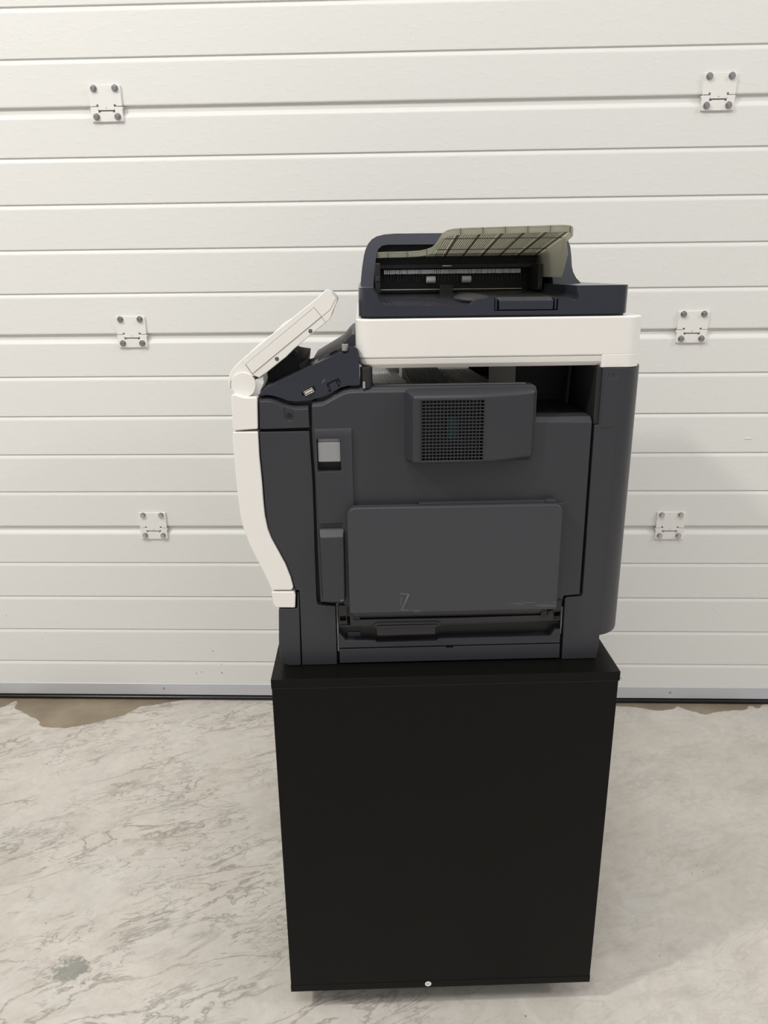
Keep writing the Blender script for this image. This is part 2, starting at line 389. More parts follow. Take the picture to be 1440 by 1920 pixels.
# ================================================================ cabinet
TH = .059
nrm = Vector((-math.sin(TH), math.cos(TH), 0)); ux = Vector((math.cos(TH), math.sin(TH), 0))
base = Vector((-.193, .913, 0))
cab = thing('cabinet', 'black foil-covered rolling cabinet on castors under the printer', 'cabinet', base, TH)
HB, HT, CW, CD = 50.0, 627.0, 490.5, 600.0
box('top_panel', 0, CW+1, -.6, CD, HT-14.5, HT, 'cab', cab, .35, 2)
box('bottom_panel', 0, CW, 0, CD, HB, HB+13, 'cab', cab, .35, 2)
box('side_panel', .6, CW-.6, .4, 16, HB+13.3, HT-14.9, 'cab', cab, .4, 2)
box('side_panel', .6, CW-.6, CD-16, CD-.4, HB+13.3, HT-14.9, 'cab', cab, .4, 2)
box('back_panel', CW-14, CW-2, 16.2, CD-16.2, HB+13.3, HT-14.9, 'cab', cab, .4, 2)
box('door', 1, 17, 17, CD-17, HB+14, HT-16, 'cab', cab, .6, 2)
box('worn_edge', 1, 488, -.1, .6, HT-15.0, HT-14.6, 'edge', cab)
for x in (45, CW-45):
    for y in (70, CD-60):
        c = box('castor', x-14, x+14, y-14, y+14, HB-6, HB, 'softblack', cab, 1)
        bm = bmesh.new(); add_box(bm, x-9, x-6.5, y-9, y+9, 22, HB-5); add_box(bm, x+6.5, x+9, y-9, y+9, 22, HB-5); bm_obj('castor_fork', bm, 'softblack', c)
        cyl('castor_wheel', (x-6, y, 20.2), (1, 0, 0), 20, 12, 'wheel', c, 28, 1)
st = cyl('round_sticker', (224, .3, 57.5), (0, -1, 0), 5.2, .35, 'paper', cab, 32)
def text(name, s, size, loc, mt, parent, rot=(math.pi/2, 0, 0), ext=.00008):
    cu = bpy.data.curves.new(name, 'FONT'); cu.body = s; cu.size = size; cu.align_x = 'CENTER'; cu.align_y = 'CENTER'; cu.extrude = ext; cu.resolution_u = 3
    t = bpy.data.objects.new(name, cu); COL.objects.link(t); bpy.context.view_layer.update()
    me = bpy.data.meshes.new_from_object(t.evaluated_get(bpy.context.evaluated_depsgraph_get())); bpy.data.objects.remove(t)
    o = link(name, me, mt, parent); o.location = loc; o.rotation_euler = rot; return o
text('sticker_digit', '2', .0058, (.224, -.0002, .0575), 'ink', st, rot=(math.pi/2, -math.pi/2, 0))

# ================================================================ printer
V0 = .037
pb = base + nrm*V0 + Vector((0, 0, .627))
P = thing('printer', 'dark charcoal and cream office multifunction printer standing on the black cabinet', 'printer', pb, TH)
YB = 545

# inner black carcass
bm = bmesh.new()
add_box(bm, 42, 466, 12, 538, 1.5, 352)
add_box(bm, 42, 355, 12, 538, 352, 361)
add_box(bm, 42, 130, 12, 60, 361, 382)
add_box(bm, 130, 355, 12, 30, 361, 386)
add_box(bm, 7, 42, 12, 538, 214, 378)
add_box(bm, 50, 90, 20, 60, 0, 1.6); add_box(bm, 420, 455, 20, 60, 0, 1.6); add_box(bm, 50, 90, 480, 520, 0, 1.6); add_box(bm, 420, 455, 480, 520, 0, 1.6)
bm_obj('carcass', bm, 'black', P)

# ---- front: cream door, strip, dark foot
wl = [(-33.8, 343.8), (-34.6, 330), (-34.3, 311.8), (-33.4, 264.4), (-31.8, 232), (-29.2, 213), (-22.5, 188.5), (-9.9, 157.0), (-2.0, 137.5), (1.8, 127), (3.5, 119.7),
      (31.2, 119.0), (34.2, 123.0), (31.2, 138.2), (24.9, 158.2), (15.1, 180.0), (7.5, 197), (3.6, 210), (.9, 230.1), (0.2, 252), (0.0, 274.9), (-1.3, 311.2), (-.9, 343.8)]
prism('front_door', wl, -1, YB, 'white', P, 1.6, 3, 30)
prism('front_strip', [(3.7, 117.3), (35.0, 116.8), (36.6, 112), (35.2, 92.2), (8.2, 93.0), (4.6, 99.0)], -1, YB, 'white', P, 1.5, 3, 30)
prism('lower_front_cover', [(12.1, 90.0), (38.2, 90.5), (39.5, 115), (41.5, 115), (39.2, .9), (23, .7), (15.5, 3.2), (11, 9), (9.8, 16), (9.6, 40)], 0, YB, 'dark', P, 1.4, 3, 30)
prism('upper_front_cover', [(-33.0, 345.6), (-1.0, 347.3), (.8, 387.0), (-2, 388.2), (-10.6, 387.9), (-17, 388.6), (-23, 390.6), (-27, 392.3), (-31.5, 392.0), (-32.2, 389)], -1, YB, 'white', P, 1.4, 3, 30)

# ---- side columns
usc = ([(1.6, 346.8), (66, 347.9), (65.6, 376.8), (48.5, 376.4), (41, 377.6), (33, 380.5), (26.3, 384.0), (19, 386.8), (14, 387.6), (3.0, 387.2)])
dl = [(.6, 343.0), (65.6, 343.0), (67.3, 273.6), (66.4, 178.9), (65.9, 103.0), (67.4, 95.6), (72, 94.2), (91.9, 93.6), (91.2, .9), (41.2, .9), (42.4, 118.0), (37.0, 119), (36.4, 123), (33.2, 139.2), (26.9, 159.1), (17.1, 180.9), (9.6, 197), (5.9, 210), (3.1, 230.1), (2.4, 252), (2.2, 274.8), (.9, 311.2)]
prism('lower_side_cover', dl, 0, 14, 'dark', P, .9, 2, 30)
rc = box('screw_recess', 33.6, 47.2, -.35, .6, 356.5, 379.6, 'dark', P, .2)
boss = bmesh.new()
pp = arc(40.4, 363.0, 6.8, 180, 360, 12); pp = pp + [(47.2, 378.5), (33.6, 380)]
qq = arc(40.4, 363.0, 6.0, 180, 360, 12) + [(46.4, 378.0), (34.4, 379.4)]
bpy.data.objects.remove(rc)
def chamfered0(name, pts, y0, ymid, y1, dz, zmin, mt, parent):
    fr = [(x, z-dz if z > zmin else z) for x, z in pts]
    bm = bmesh.new(); n = len(pts)
    R = [[bm.verts.new((x/1000, y/1000, z/1000)) for x, z in L] for L, y in ((fr, y0), (pts, ymid), (pts, y1))]
    bm.faces.new(R[0]); bm.faces.new(R[2][::-1])
    for k in (0, 1):
        for i in range(n): bm.faces.new((R[k][i], R[k+1][i], R[k+1][(i+1) % n], R[k][(i+1) % n]))
    return bm_obj(name, bm, mt, parent)
o = chamfered0('upper_side_cover', usc, 0, 7, 16, 5.0, 360, 'dark', P)
boolean(o, [cutter(qq, -5, 1.6)])
bevel(o, .9, 3, 28)
rescrew('side_screw', 40.3, 1.3, 364.4, 3.0, P)
boss.free()

# ---- right side door
dp = [(70.0, 381.6), (80.9, 382.3), (86, 383.6), (90.5, 386.2), (100, 390.9), (108.7, 395.4), (114, 397.4), (121, 398.6), (136, 398.9), (357.0, 398.2), (361.5, 396.0), (361.5, 356.6), (436.0, 355.4),
      (436.8, 102.5), (414.6, 101.0), (413.4, 98), (411, 76), (97, 76), (94.6, 97), (71, 99.5), (70.2, 180), (70.6, 280), (68.9, 335)]
def chamfered(name, pts, y0, ymid, y1, dz, zmin, mt, parent):
    fr = [(x, z-dz if z > zmin else z) for x, z in pts]
    bm = bmesh.new(); n = len(pts)
    R = [[bm.verts.new((x/1000, y/1000, z/1000)) for x, z in L] for L, y in ((fr, y0), (pts, ymid), (pts, y1))]
    bm.faces.new(R[0]); bm.faces.new(R[2][::-1])
    for k in (0, 1):
        for i in range(n): bm.faces.new((R[k][i], R[k+1][i], R[k+1][(i+1) % n], R[k][(i+1) % n]))
    return bm_obj(name, bm, mt, parent)
sd = chamfered('side_door', dp, 0, 7, 34, 6.5, 340, 'dark', P)
boolean(sd, [cutter(rrect(74.8, 105.6, 289.2, 333.8, 2.2), -5, 11)])
bevel(sd, 1.6, 3, 28)
bpy.context.view_layer.update()

# latch plate around the hole
lp = chamfered('latch_plate', [(72.2, 346), (120.6, 346.4), (121.4, 240), (121.4, 217.6), (73.2, 216.4), (71.8, 274.4)], -3.6, -.2, 1.5, 7.5, 340, 'dark', P)
boolean(lp, [cutter(rrect(74.8, 105.6, 289.2, 333.8, 2.2), -9, 9)])
bevel(lp, 1.0, 3, 25)
prism('recess_liner', rrect(74.4, 106, 288.8, 334.2, 2.2), 9, 10.5, 'black', P)
la = prism('latch', [(76.0, 333), (105.0, 333), (105.4, 332), (105.4, 303.5), (104.2, 302.3), (77.2, 302.3), (76.0, 303.5)], 1.0, 8.6, 'grey', P, .6, 2)
la['label'] = 'light grey push latch'
la2 = prism('latch_face', rrect(75.9, 105.3, 302.0, 328.2, 1.5), -1.4, 1.6, 'grey', P, .8, 3)
# small connector cover
sc_ = [(73.4, 209.4), (107.9, 209.6), (108.0, 180), (107.2, 106), (105.2, 103.2), (77, 104.0), (74.6, 106), (73.6, 183.3)]
bm = bmesh.new(); bk = [(x+(.6 if x < 90 else -.3), z+(.6 if z < 150 else 0)) for x, z in sc_]
fr = [(x+(1.5 if x < 90 else -1.5), z-(9.5 if z > 200 else 0)+(1.5 if z < 150 else 0)) for x, z in sc_]
add_loft(bm, fr, -13, sc_, -3); add_loft(bm, sc_, -3.01, sc_, 2)
bm_obj('connector_cover', bm, 'dark', P, 1.6, 3, 30)
text('cover_mark', 'x4', .0046, (.1016, -.0131, .1075), 'print', P)

# ---- ventilation housing
vh = bpy.data.objects.new('vent_housing', None)
def front_y(x):      # plan of the bulged face
    if x < 200: return -25
    t = max(0, (x-262)/(358-262)); return -25 + 17*t*t
xs = [200, 206, 222, 250, 272, 290, 306, 322, 338, 350, 358]
bm = bmesh.new()
def vcol(x, y, zt, zb): return (bm.verts.new((x/1000, y/1000, zb/1000)), bm.verts.new((x/1000, y/1000, zt/1000)))
def ztop(x): return 390.0 + (2.6*((x-262)/96)**2 if x > 262 else 0)
def zbot(x): return 303.2 + (5.4*((x-280)/78)**2 if x > 280 else 0)
fc = [vcol(x, front_y(x), ztop(x), zbot(x)) for x in xs]
bc = [vcol(x-(0 if i else 11), 1.5, 398.0 if i else 397.0, 298.2 if i else 300) for i, x in enumerate(xs)]
# left cheek column sits wider at the back
for i in range(len(xs)-1):
    bm.faces.new((fc[i][0], fc[i+1][0], fc[i+1][1], fc[i][1]))
    bm.faces.new((fc[i][1], fc[i+1][1], bc[i+1][1], bc[i][1]))
    bm.faces.new((fc[i][0], bc[i][0], bc[i+1][0], fc[i+1][0]))
    bm.faces.new((bc[i][0], bc[i][1], bc[i+1][1], bc[i+1][0]))
bm.faces.new((fc[0][0], fc[0][1], bc[0][1], bc[0][0])); bm.faces.new((fc[-1][0], bc[-1][0], bc[-1][1], fc[-1][1]))
vh = bm_obj('vent_housing', bm, 'dark', P)
bvm = vh.modifiers.new('b', 'BEVEL'); bvm.width = .0042; bvm.segments = 4; bvm.limit_method = 'ANGLE'; bvm.angle_limit = math.radians(28)
GX0, GX1, GZ0, GZ1 = 210.9, 289.2, 306.6, 385.0
boolean(vh, [cutter([(GX0, GZ0), (GX1, GZ0), (GX1, GZ1), (GX0, GZ1)], -40, -4)])
for p in vh.data.polygons: p.use_smooth = True
vh.modifiers.new('wn', 'WEIGHTED_NORMAL')
box('vent_backing', GX0-2, GX1+2, -5.5, -4.2, GZ0-2, GZ1+2, 'black', vh)
# grille: 18 horizontal bars in front, 16 vertical bars behind, rounded slot ends
ph = (GZ1-GZ0)/18; pv = (GX1-GX0)/17
for i in range(19):
    z = GZ0+ph*i
    bar = box('grille_bar', GX0-.3, GX1+.3, -24.7, -22.4, z-.62, z+.62, 'dark', vh)
bm = bmesh.new()
for i in range(1, 17):
    x = GX0+pv*i; add_box(bm, x-.55, x+.55, -23.9, -19.5, GZ0-.2, GZ1+.2)
for i in range(18):      # rounded ends of each slot
    z = GZ0+ph*(i+.5); hh = ph/2
    for sx_, x in ((1, GX0-.3), (-1, GX1+.3)):
        for sz in (1, -1):
            pts = [(x, z+sz*hh)] + [(x+sx_*(1.5-1.5*math.sin(math.radians(a))), z+sz*(hh-.5-(hh-.6)*(1-math.cos(math.radians(a))))) for a in (0, 30, 60, 90)]
            add_loft(bm, pts, -24.6, pts, -22.5)
g = bm_obj('grille_mesh', bm, 'dark', vh); g['kind'] = 'stuff'
box('teal_board', 244.5, 258.2, -18, -16, 333.5, 360.5, 'teal', vh)

# ---- bypass tray
tp = rrect(112.2, 400.2, 88.5, 242.6, (2.5, 2.5, 10, 12))
tr = bmesh.new()
back = [(x, z+(0 if z > 120 else -1)) for x, z in tp]
add_loft(tr, tp, -18, tp, -3)
trayo = bm_obj('bypass_tray', tr, 'scuff', P, 2.2, 4, 40)
# underside curve
prism('tray_underside', [(-15.5, 92), (-15.2, 86), (-12.5, 80.5), (-7, 77.2), (8, 76.6), (8, 92)], 116, 388, 'dark', P, .8, 2, 50, ax='YZ', smooth=True)
rs = random.Random(5)
bm = bmesh.new()
for (x0, z0, x1, z1, k) in ((181.5, 118.2, 194.0, 117.0, 5), (194.0, 117.0, 184.6, 94.6, 9), (183.0, 114, 182.0, 99, 1), (180.0, 93.9, 195.0, 92.8, 4), (195, 92.9, 212, 92.0, 1), (199, 88.8, 211, 91.6, 2)):
    for j in range(k):
        a, b_ = sorted((rs.random(), rs.random())); a *= .4; b_ = .6+b_*.4
        j0, j1 = rs.uniform(-.9, .9), rs.uniform(-.9, .9)
        seg0 = (x0+(x1-x0)*a+j0, z0+(z1-z0)*a+j0*.4, x0+(x1-x0)*b_+j1, z0+(z1-z0)*b_+j1*.4)
        d = Vector((seg0[2]-seg0[0], seg0[3]-seg0[1])); nn = Vector((-d.y, d.x)).normalized()*rs.uniform(.10, .22)
        pts = [(seg0[0]+nn.x, seg0[1]+nn.y), (seg0[2]+nn.x, seg0[3]+nn.y), (seg0[2]-nn.x, seg0[3]-nn.y), (seg0[0]-nn.x, seg0[1]-nn.y)]
        add_loft(bm, pts, -18.05, pts, -17.9)
q_ = bm_obj('scratch_mark', bm, 'print', trayo); q_['label'] = 'pale scratched mark'
box('tray_seat', 104, 406, -3.2, 4, 92, 240, 'dark', P, 1)
box('tray_top_strip', 208, 392, -10, -1, 239, 245.2, 'dark', P, .8)
box('tray_stop', 378, 392, -12, -2, 242, 247, 'dark', P, 1)
prism('tray_hinge_bar', [(112, 78.6), (113, 68.5), (146, 67.6), (398, 69.6), (396, 86), (380, 86), (379.6, 78.2), (264, 76.6), (188, 77.0), (117, 77.2), (116.6, 86.4), (111.4, 87.2)], -13.5, 6, 'softblack', P, .7, 2)
for x0, x1 in ((96.2, 108.0), (398.9, 410.8)):
    b_ = prism('hinge_block', [(x0, 65.6), (x1, 65.8), (x1, 96), (x0, 96)], -4.5, 20, 'softblack', P)
    boolean(b_, [cutter([(x0+1.6, 71.3), (x1-1.4, 71.3), (x1-1.4, 79.9), (x0+1.6, 79.9)], -9, 6)])
    bevel(b_, .5, 2)
box('hinge_slot', 117, 126, -14.0, -13.0, 78.6, 86.4, 'black', P)
prism('hinge_slot', [(378.5, 78.3), (386, 78.3), (388, 86), (380.5, 86)], -16.2, -13.0, 'black', P)
prism('hinge_slot', [(388, 79), (391, 79), (393, 86), (390, 86)], -16.2, -13.0, 'black', P)
prism('lower_lip', [(97, 63.4), (128, 63.6), (128, 61.6), (146, 62), (376, 64.6), (376, 66.6), (411, 67.2), (411, 69), (376, 68.6), (97, 65.6)], -7, 10, 'softblack', P, .4, 2)
# handle frame above cassette grip
hf = prism('grip_frame', [(144.2, 66), (146.3, 70.8), (149.5, 72.7), (234.1, 72.6), (237.6, 70.8), (239.6, 66), (237.6, 66), (235.6, 68.6), (233, 70.3), (151, 70.2), (148.2, 68.5), (146.6, 66)], -16.5, 0, 'softblack', P, .4, 2)
prism('grip_bar', [(148, 64.4), (235.5, 65.0), (235.5, 69.0), (148, 68.8)], -15.4, 0, 'softblack', P, .4, 2)

# ---- paper cassette
cu = prism('cassette_upper', [(95.0, 48.8), (98, 48.6), (105.2, 38.4), (146.8, 38.0), (149.2, 35.0), (234.6, 35.3), (237.6, 38.6), (398.2, 39.0), (404.2, 49.1), (413.2, 48.9), (413.2, 27.3), (95.0, 26.8)], 0, 42, 'dark', P, .9, 3, 30)
cl_ = prism('cassette_lower', [(95.2, 24.9), (248.9, 25.4), (249.6, 22.9), (258.5, 22.9), (259.1, 25.5), (413.3, 25.6), (414.0, 3.2), (95.4, 3.0)], 0, 42, 'dark', P, .5, 2, 30)
bm = bmesh.new(); add_loft(bm, [(149.6, 46.6), (232.6, 47.3), (233.5, 60), (148.4, 60)], -4, [(149.6, 50), (232.6, 50), (233.5, 66), (148.4, 66)], 20)
bm_obj('cassette_grip', bm, 'dark', P, 1.5, 3, 30)
prism('cassette_recess', [(95, 38), (413, 38), (413, 64), (95, 64)], 30, 34, 'softblack', P)
box('latch_block', 106, 127, 10, 30, 38, 47.5, 'dark', P, 2)
# bright guide strips at both sides
cyl('guide_strip', (93.8, 5, 20), (0, 0, 1), 1.1, 75, 'midgrey', P, 12)
cyl('guide_strip', (414.4, 5, 40), (0, 0, 1), .8, 42, 'midgrey', P, 12)

# ---- right column and rounded rear cover
prism('rear_side_cover', [(416.0, 96.6), (419, 98.6), (438.4, 99.6), (440.6, 103), (439.4, 345), (445, 345), (445, 418.6), (470, 418.9), (470, 20), (468.0, 1.0), (417.8, .6)], 0, 16, 'dark', P, 1.0, 3, 30)
plan = [(447.5, -.6), (462, -.6), (472, .6), (481, 4.2), (489, 10), (496, 18), (501.5, 28), (505.5, 40), (508, 55), (509, 75), (509, 540), (446, 540), (446, 20), (447.5, 20)]
rcv = prism('rear_cover', plan, 38.2, 418.6, 'dark', P, ax='XY')
boolean(rcv, [cutter([(446, 30), (469.6, 30), (469.6, 341.5), (449.4, 341.5), (446, 342)], -6, 60), cutter(arc(458.4, 410.4, 6.2, 180, 360, 10)+[(464.6, 425), (452.2, 425)], -6, 1.5)])
bevel(rcv, 1.0, 3, 30)
rescrew('rear_screw', 458.4, 1.9, 411.0, 3.2, P)
prism('lower_column_flange', [(449.4, 341), (469.8, 341), (469.8, 36), (446, 36), (444, 341)], .1, 12, 'dark', P)

# ---- open bay behind the vent housing
bm = bmesh.new()
add_box(bm, 362, 436, 34, 200, 330, 354.4)
bm_obj('bay_floor', bm, 'softblack', P)
box('step_block', 361.6, 436.2, 6, 34, 320, 356.0, 'dark', P, 2.0)
box('bay_wall', 438.5, 446, 4, 420, 345, 420, 'softblack', P, 1)
prism('bay_fin', [(428.5, 356), (432.5, 356), (434.5, 420), (432, 420)], 110, 118, 'dark', P)
box('bay_back', 318, 440, 330, 336, 340, 424, 'black', P)
box('bay_partition', 360, 438.5, 150, 154, 352, 424, 'black', P)
# grey partition seen through the outlet slot
box('outlet_panel', 318, 356.5, 120, 123, 352, 422, 'midgrey', P, .5)
P_op = 0

# ---- paper outlet (ribbed tray)
bm = bmesh.new(); add_box(bm, 134, 362, 26, 520, 362, 367); ot = bm_obj('output_tray', bm, 'midgrey', P)
box('output_edge', 151, 350, 16, 25, 388, 399.4, 'darkrib', P, .8)
bm = bmesh.new()
for i in range(13):
    x = 136+i*5.0; pts = [(x+14, 367), (x+16.2, 367), (x+16.2, 375), (x+14, 375)]
    add_loft(bm, pts, 140, [(a-20, b-.5) for a, b in pts], 345)
b1 = bm_obj('output_rib', bm, 'brush', ot); b1['kind'] = 'stuff'  # near-white colour stands in for light falling on the left ribs
bm = bmesh.new()
for i in range(22):
    x = 206+i*2.75; pts = [(x, 367), (x+1.2, 367), (x+1.2, 384), (x, 384)]; add_loft(bm, pts, 110, [(a-3, b) for a, b in pts], 330)
b2 = bm_obj('output_rib', bm, 'darkrib', ot); b2['kind'] = 'stuff'  # mid ribs darker: shade under the scanner put into their colour
bm = bmesh.new()
for i in range(14):
    x = 270+i*4.6; pts = [(x+2, 367), (x+3.4, 367), (x+3.4, 379), (x+2, 379)]; add_loft(bm, pts, 140, [(a-17, b+2) for a, b in pts], 330)
b3 = bm_obj('output_rib', bm, 'brush', ot); b3['kind'] = 'stuff'
box('output_rise', 204, 264, 112, 328, 367, 381, 'black', P)
prism('paper_stop', rrect(120, 199, 370, 404, 3), 346, 352, 'brush', P, 1)
box('outlet_wall', 120, 131, 10, 60, 380, 424, 'softblack', P)
cyl('pivot_post', (141, 10, 397), (0, 0, 1), 8.0, 27, 'softblack', P, 24, 1)
bm = bmesh.new(); add_box(bm, 134, 150, 6, 20, 388, 397); bm_obj('pivot_foot', bm, 'black', P)
box('pivot_tab', 136.4, 139.4, -.5, 4, 397.6, 406, 'midgrey', P)

# ---- front slope housing
hs = [(1.6, 389.4), (4, 393), (12.8, 400.4), (28, 407.6), (66.5, 424.6), (108.7, 443.6), (120.2, 449.2), (127.0, 450.2), (130.6, 447.0), (132.2, 440.3), (132.4, 401.6), (118.3, 401.3), (106.8, 398.6), (93.7, 391.6), (86, 388), (76.4, 385.4), (67.7, 382.9), (50, 382.0), (39.2, 383.2), (30, 387), (21, 389.8), (12, 391)]
hso = prism('slope_housing', hs, 2, 60, 'gloss', P)
boolean(hso, [cutter([(58.6, 389.2), (60.6, 388.8), (76.6, 396.4), (74.6, 401.2), (73, 401.2), (57.4, 393.4)], -5, 8),
              cutter([(90.5, 402.5), (92.2, 395), (94.4, 391), (107.5, 397.8), (106.8, 402), (108.6, 405.6), (105.4, 411.3), (90.5, 404.5)], -5, 8),
              cutter(arc(114.6, 446, 5.2, 180, 360, 10)+[(119.8, 480), (109.4, 480)], -5, 16)])
bevel(hso, 2.0, 4, 40)
# inclined bed rising behind it to the far edge
bm = bmesh.new(); add_loft(bm, [(4, 392), (131, 392), (131, 446), (121, 446), (12, 398)], 56, [(4, 392), (131, 392), (131, 446), (121, 446), (12, 398)], 150)
bm_obj('slope_bed', bm, 'dark', P, 1.5)
bedp = [(62, 424), (98.5, 441.0), (110, 449), (120, 461.6), (128.5, 463.4), (131.5, 458), (131.5, 440), (112, 436), (62, 412)]
prism('slope_crest', [(66, 423), (98.5, 441.5), (108, 447), (118, 459), (123.5, 463.8), (127.5, 463.8), (131.0, 456), (131.5, 440), (112, 436), (66, 412)], 24, 240, 'dark', P, .8, 3)
for i, (x, z) in enumerate(((99, 441.6), (101.6, 440.6))):
    pass
prism('crest_slot', [(93.5, 439.9), (103.5, 444.9), (103.5, 443.9), (93.5, 438.9)], 22.5, 24.2, 'black', P)
prism('crest_slot', [(93.0, 437.0), (103.5, 442.2), (103.5, 441.2), (93.0, 436.0)], 22.5, 24.2, 'black', P)
cyl('pin_socket', (114.6, 15.6, 443.5), (0, 0, 1), 4.3, 9, 'midgrey', P, 20, .8)
cyl('pin_neck', (114.6, 15.6, 452), (0, 0, 1), 2.0, 4, 'dark', P, 14, .4)
# usb socket and cover lug
def orient(o, x, z, ang):
    o.location = (x/1000, o.location[1], z/1000); o.rotation_euler = (0, -math.radians(ang), 0)
us = bmesh.new(); add_box(us, -6.4, 6.4, -1.2, 7.5, -2.9, 2.9)
uo = bm_obj('usb_socket', us, 'chrome', P); boolean(uo, [cutter([(-5.7, -2.2), (5.7, -2.2), (5.7, 2.2), (-5.7, 2.2)], -3, 5)]); bevel(uo, .3, 2); orient(uo, 67.2, 394.6, 26)
t_ = box('usb_tongue', -5.0, 5.0, -.6, 6, -.2, 1.3, 'paper', uo); 
pl = bmesh.new(); add_box(pl, -5.0, 5.2, 2.2, 8, -6.0, 4.2); po = bm_obj('port_shutter', pl, 'gloss', P, .5); orient(po, 99.0, 401.0, 26)
for k, (x, z) in enumerate(((92.4, 398.2), (106.0, 404.6))):
    e_ = bmesh.new(); add_box(e_, -1.3, 1.3, 2.8, 8, -2, 2); eo = bm_obj('shutter_clip', e_, 'gloss', P, .3); orient(eo, x, z, 26)
# usb trident mark, faint
tm = bmesh.new()
def seg(bm, x0, z0, x1, z1, w, y0, y1):
    d = Vector((x1-x0, z1-z0)); n = Vector((-d.y, d.x)).normalized()*w/2
    pts = [(x0+n.x, z0+n.y), (x1+n.x, z1+n.y), (x1-n.x, z1-n.y), (x0-n.x, z0-n.y)]; add_loft(bm, pts, y0, pts, y1)
seg(tm, 84.4, 404.0, 88.0, 410.8, .35, 1.7, 2.05); seg(tm, 85.6, 406.2, 84.6, 408.8, .3, 1.7, 2.05); seg(tm, 86.6, 408, 88.9, 407.4, .3, 1.7, 2.05)
bm_obj('usb_mark', tm, 'print', P)

# ---- control panel
po_ = [(93.0, 519.6), (95.5, 518.9), (104.9, 508.2), (106.0, 504.7), (99.7, 491.4), (97.0, 484.2), (90.5, 478.5), (79, 470), (67.0, 460.8), (49.8, 447.2), (38.8, 437.0), (33, 432.8), (12.6, 417.4), (2.5, 411.0), (-3, 413),
       (-18, 414), (-31, 411.5), (-34.8, 406.0), (-35.4, 397.6), (-37.6, 396.4), (-38.2, 403), (-37, 411.5), (-33, 420), (-27.5, 426.4), (-21.0, 432.1), (-12, 439.4), (8.6, 455.3), (40.9, 479.6), (72.9, 503.2), (80.5, 508.9)]
far = [(-17+(x+17)*.955, 403+(z-403)*.955) for x, z in po_]
bm = bmesh.new(); add_loft(bm, po_, 16, far, 260)
cpn = bm_obj('control_panel', bm, 'white', P, 1.6, 3, 35)
def seam_line(name, pts, w, y, parent, mt):
    bm = bmesh.new()
    for a, b in zip(pts[:-1], pts[1:]): seg(bm, a[0], a[1], b[0], b[1], w, y-.12, y+.6)
    return bm_obj(name, bm, mt, parent)
M['seam'] = mat('seam_shadow', (.22, .19, .16), .7)
prism('end_cap', [(-13.0, 428.6), (76.9, 497.2), (85.4, 486.6), (-5.4, 416.6)], 15.2, 18, 'white', cpn, .45, 2)
seam_line('panel_seam', [(-13.6, 428.4), (77.0, 497.8), (86.2, 486.3), (-5.9, 415.9), (-13.6, 428.4)], .45, 15.9, cpn, 'seam')
seam_line('panel_seam', [(-5.9, 415.9), (1.6, 411.2)], .4, 15.9, cpn, 'seam')
seam_line('panel_seam', [(90.6, 479.6), (86.0, 486.2), (97.2, 495.2), (104.6, 508.2)], .4, 15.9, cpn, 'seam')
for x, z in ((26.8, 434.4), (71.2, 468.6)):
    q = bmesh.new(); add_cyl(q, (0, 0, 0), (0, -1, 0), 2.6, .6, 20)
    wz = cyl('panel_screw', (x, 15.9, z+.4), (0, -1, 0), 2.4, .8, 'screw', cpn, 20, .3); q.free()
    cyl('screw_core', (x, 15.2, z+.4), (0, -1, 0), 1.3, .5, 'steel', wz, 12, .2)
prism('panel_crest', [(84, 510.5), (86, 514.5), (90, 516.5), (91, 515)], 60, 110, 'midgrey', cpn, .4)
prism('panel_key', [(14, 460.2), (30, 474.6), (36, 477.6), (38, 477.4)], 90, 150, 'white', cpn, .5)
prism('panel_key', [(-18, 435), (-6, 446), (6, 455.5), (8, 455)], 60, 140, 'white', cpn, .5)
hook = bmesh.new(); seg(hook, 43, 441, 46.6, 438.8, .8, 60, 62); seg(hook, 46.6, 438.8, 46.0, 435.6, .8, 60, 62); seg(hook, 46.0, 435.6, 43.6, 436.6, .8, 60, 62)
bm_obj('cable_hook', hook, 'softblack', cpn)
cyl('hinge_drum', (-17.6, 14, 402.7), (0, 1, 0), 15.6, 240, 'white', P, 64, .8)
cyl('hinge_cap', (-17.6, 11.4, 402.7), (0, 1, 0), 16.0, 3.2, 'white', P, 64, .9)
prism('hinge_bracket', [(-30, 389.6), (-12, 388.0), (2.6, 388.0), (3.2, 394), (8.2, 404.2), (7.2, 412.6), (0, 409.5), (-12, 404)], 18, 250, 'white', P, 1.0, 3)
prism('support_arm', [(22, 402), (44, 440), (48.5, 437), (47, 424), (34, 403)], 70, 84, 'dark', P, 1)
prism('cable_cover', [(8, 398), (9, 413.5), (38, 434.5), (44, 432), (58, 430), (56, 416), (12, 397)], 64, 200, 'black', P)
prism('panel_latch', [(52, 425), (60, 429), (64, 432.5), (66, 430.5), (62, 421.5), (52, 418)], 50, 62, 'dark', P, .6)

# ---- scanner unit
su = prism('scanner_body', rrect(128.2, 497.0, 3, 540, (20, 24, 24, 20), 10), 434.6, 483.4, 'white', P, ax='XY')
bevel(su, 2.6, 4, 50)
M_s = prism('scanner_skirt', rrect(131.0, 497.0, 4.2, 540, (20, 24, 24, 20), 10), 424.0, 434.9, 'white', P, ax='XY')
